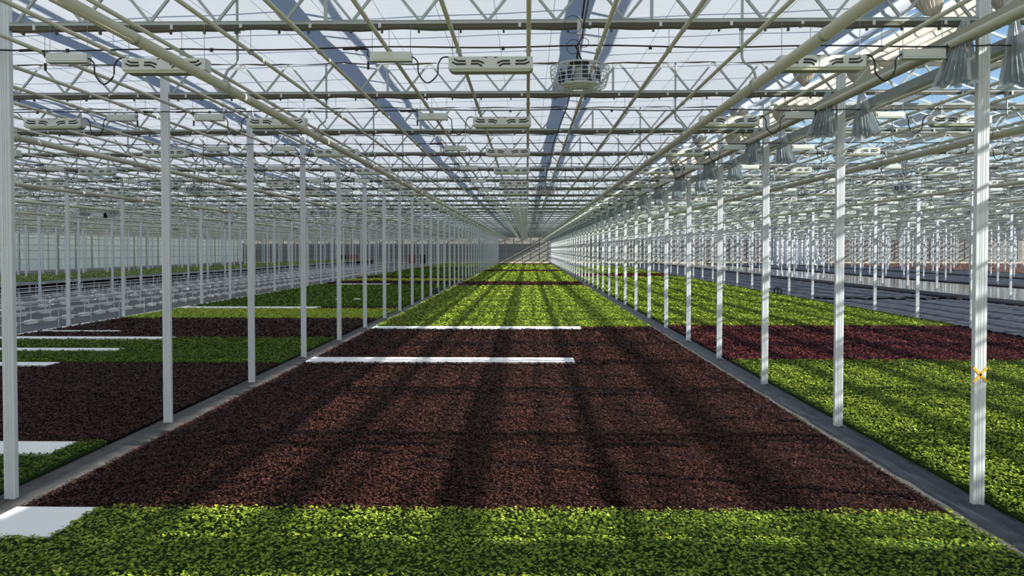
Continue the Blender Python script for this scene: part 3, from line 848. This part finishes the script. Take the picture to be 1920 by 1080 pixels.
# white sheeted stack far right
v=[];f=[];nx,nz=40,10
for j in range(nz+1):
    t=j/nz
    for i in range(nx+1):
        u=i/nx; x=-4.6+9.2*u+(1.4*(1-t)**2.2 if u>.75 else 0)*(u-.75)*4
        v.append((x,.25*math.sin(i*1.4)*(1-.5*t)-1.0*(1-t)*(.3 if u>.8 else .1),5.7*t*(1-.06*math.sin(u*3))))
for j in range(nz):
    for i in range(nx): a=j*(nx+1)+i; f.append((a,a+1,a+nx+2,a+nx+1))
b=len(v); v+=[(-4.6,2.5,0),(4.6,2.5,0),(4.6,2.5,5.5),(-4.6,2.5,5.5)]; f.append((b,b+1,b+2,b+3)); f.append((nz*(nx+1),nz*(nx+1)+nx,b+2,b+3))
me=bpy.data.meshes.new('plastic_sheeting'); me.from_pydata(v,[],f); me.materials.append(M['raft'] if 0 else mat('white_sheet',(.88,.89,.9),.6))
tag(link('plastic_sheeting',me,None,(57.5,166,0)),'tall white plastic sheeted partition far behind the water','partition')

# ------------------------------------------------------------------ left side: rails with white feet, benches
def railing(x,y0,n,step,label,h=.95):
    e=link('guard_rail',None,None,(x,y0,0)); tag(e,label,'railing','low steel railings on the grey floor')
    L=(n-1)*step
    for z,r in ((.10,.035),(.55,.02),(h,.03)): link('rail',MB().tube([(0,-1,z),(0,L+1,z)],r,6).mesh('rail',M['rail'] if z<.9 else M['white_metal']),e)
    return e
up_me=MB().tube([(0,0,0),(0,0,.95)],.02,6).mesh('upright',M['rail'])
ft_me=MB().prism([(-.24,0),(.24,0),(.19,.15),(-.19,.15)],'x',-.1,.1).mesh('foot_block',M['block'])
ft_me=MB().box(-.13,.13,-.3,.3,0,.17).mesh('foot_block',M['block'])
for i,(x,y0,n,step) in enumerate(((-22.4,30.0,64,1.4),(-25.4,36,50,2.0),(-28.2,40,46,2.1),(-31.0,44,42,2.2),(-34.2,48,40,2.4))):
    e=railing(x,y0,n,step,f"low steel railing with white block feet, {nth(i).replace('front-most','first')} from the left bed")
    for j in range(n):
        link('upright',up_me,e,(0,j*step,0)); link('foot_block',ft_me,e,(0,j*step,0))
    o=None
# plain wire-like fence nearest the bed
e=link('guard_rail',None,None,(-20.4,28,0)); tag(e,'slender low fence nearest the left bed edge','railing')
for z in (.75,): link('rail',MB().tube([(0,0,z),(0,110,z)],.022,6).mesh('rail',M['rail']),e)
u2=MB().tube([(0,0,0),(0,0,.75)],.016,6).mesh('upright',M['rail'])
for j in range(44): link('upright',u2,e,(0,j*2.5,0))
# rolling benches
def make_bench():
    e=link('rolling_bench',None)
    link('tray',MB().box(-5,5,0,6.9,.72,.86).mesh('tray',M['galv']),e)
    link('skirt',MB().box(4.2,4.5,.1,6.8,.12,.70).mesh('skirt',M['black']),e)
    for x in (-4.6,4.75):
        for y in (.6,6.3): link('leg',bench_leg,e,(x,y,0))
    return e
bench_leg=MB().box(-.05,.05,-.05,.05,0,.72).mesh('leg',M['galv'])
KB=Kind(make_bench)
for j in range(19): KB.put((-43.2,58+j*7,0),f"long rolling bench with black skirt, {nth(j).replace('front-most','first')} from the front of the left rank",'bench','rolling benches on the left')
tag(link('black_floor_mat',MB().box(-38.5,-36.0,52,190,.0,.02).mesh('black_floor_mat',M['black'])),'black floor mat along the front of the rolling benches','floor mat')
leafbed('seedling_carpet','pale green seedlings covering the rolling benches',-48.1,-38.3,58,190,'olive',.06,.12,1.2,'seedlings',.0022,.86)
tag(link('growing_floor',MB().box(-58,-50,80,190,.0,.3).mesh('growing_floor',M['floor'])),'low grey growing table behind the rolling benches','table')
leafbed('seedling_carpet','distant green seedlings on the low table by the left wall',-57.8,-50.2,82,188,'olive',.06,.12,1.2,'seedlings',.0022,.3)
# far dark red lockers
for i,(x,w,m) in enumerate(((-42,2.2,'red'),(-27.6,1.6,'red'),(-44.5,1.6,'black'),(-25,1.4,'black'))):
    e=link('storage_locker',None,None,(x,184,0)); tag(e,['dark red locker before the end wall, left one','dark red locker before the end wall, right one','black locker beside the left red locker','black locker beside the right red locker'][i],'locker')
    link('body',MB().box(-w/2,w/2,0,1,0,2.1).mesh('body',M[m]),e); link('door',MB().box(-w/2+.1,w/2-.1,-.04,0,.1,2.0).mesh('door',M[m]),e)
# blue and yellow sensor box under the roof at right
e=link('sensor_box',None,None,(22.7,46.5,0)); tag(e,'blue and yellow sensor box hanging under the roof on the right','sensor box')
link('body',MB().box(-.55,-.1,-.15,.15,6.95-.3,7.1-.2).mesh('body',mat('blue_plastic',(.05,.15,.3),.5)),e); link('cover',MB().box(.1,.6,-.15,.15,6.6,6.95).mesh('cover',M['yellow']),e)
link('bracket',MB().box(-.6,.65,-.02,.02,6.88,6.96).mesh('bracket',M['galv']),e)
# radiator-like light box at left
e=link('wall_unit',None,None,(-31.5,54.4,0)); tag(e,'grey and white air unit hanging between posts on the left','air unit')
link('body',MB().box(-.4,.3,-.2,.2,5.8,6.15).mesh('body',mat('mid_grey',(.2,.21,.21),.6)),e); link('duct',MB().box(.3,1.3,-.12,.12,5.72,5.98).mesh('duct',M['white_metal']),e)
link('end_cap',MB().box(1.3,1.42,-.15,.15,5.55,6.1).mesh('end_cap',M['black']),e)

# ------------------------------------------------------------------ light
sd=Vector((-10.45,2.95,-5.75))
s=bpy.data.lights.new('sun','SUN'); s.energy=14.5; s.angle=R(.55); s.color=(1,.94,.84)
so=link('sun',s); so.rotation_euler=sd.to_track_quat('-Z','Y').to_euler()
w=bpy.data.worlds.new('sky'); scn.world=w; w.use_nodes=True; nt=w.node_tree
sk=nt.nodes.new('ShaderNodeTexSky'); sk.sky_type='NISHITA'; sk.sun_disc=False; sk.sun_elevation=R(28); sk.dust_density=.2; sk.ozone_density=3.0
az=math.atan2(-sd.x,-sd.y); sk.sun_rotation=az
nt.links.new(sk.outputs[0],nt.nodes['Background'].inputs[0]); nt.nodes['Background'].inputs[1].default_value=.17
scn.cycles.transparent_max_bounces=24; scn.cycles.max_bounces=7; scn.cycles.diffuse_bounces=4; scn.cycles.glossy_bounces=3
scn.cycles.caustics_reflective=False; scn.cycles.caustics_refractive=False
scn.cycles.use_denoising=True
scn.view_settings.view_transform='Standard'; scn.view_settings.look='None'; scn.view_settings.exposure=0; scn.view_settings.gamma=1
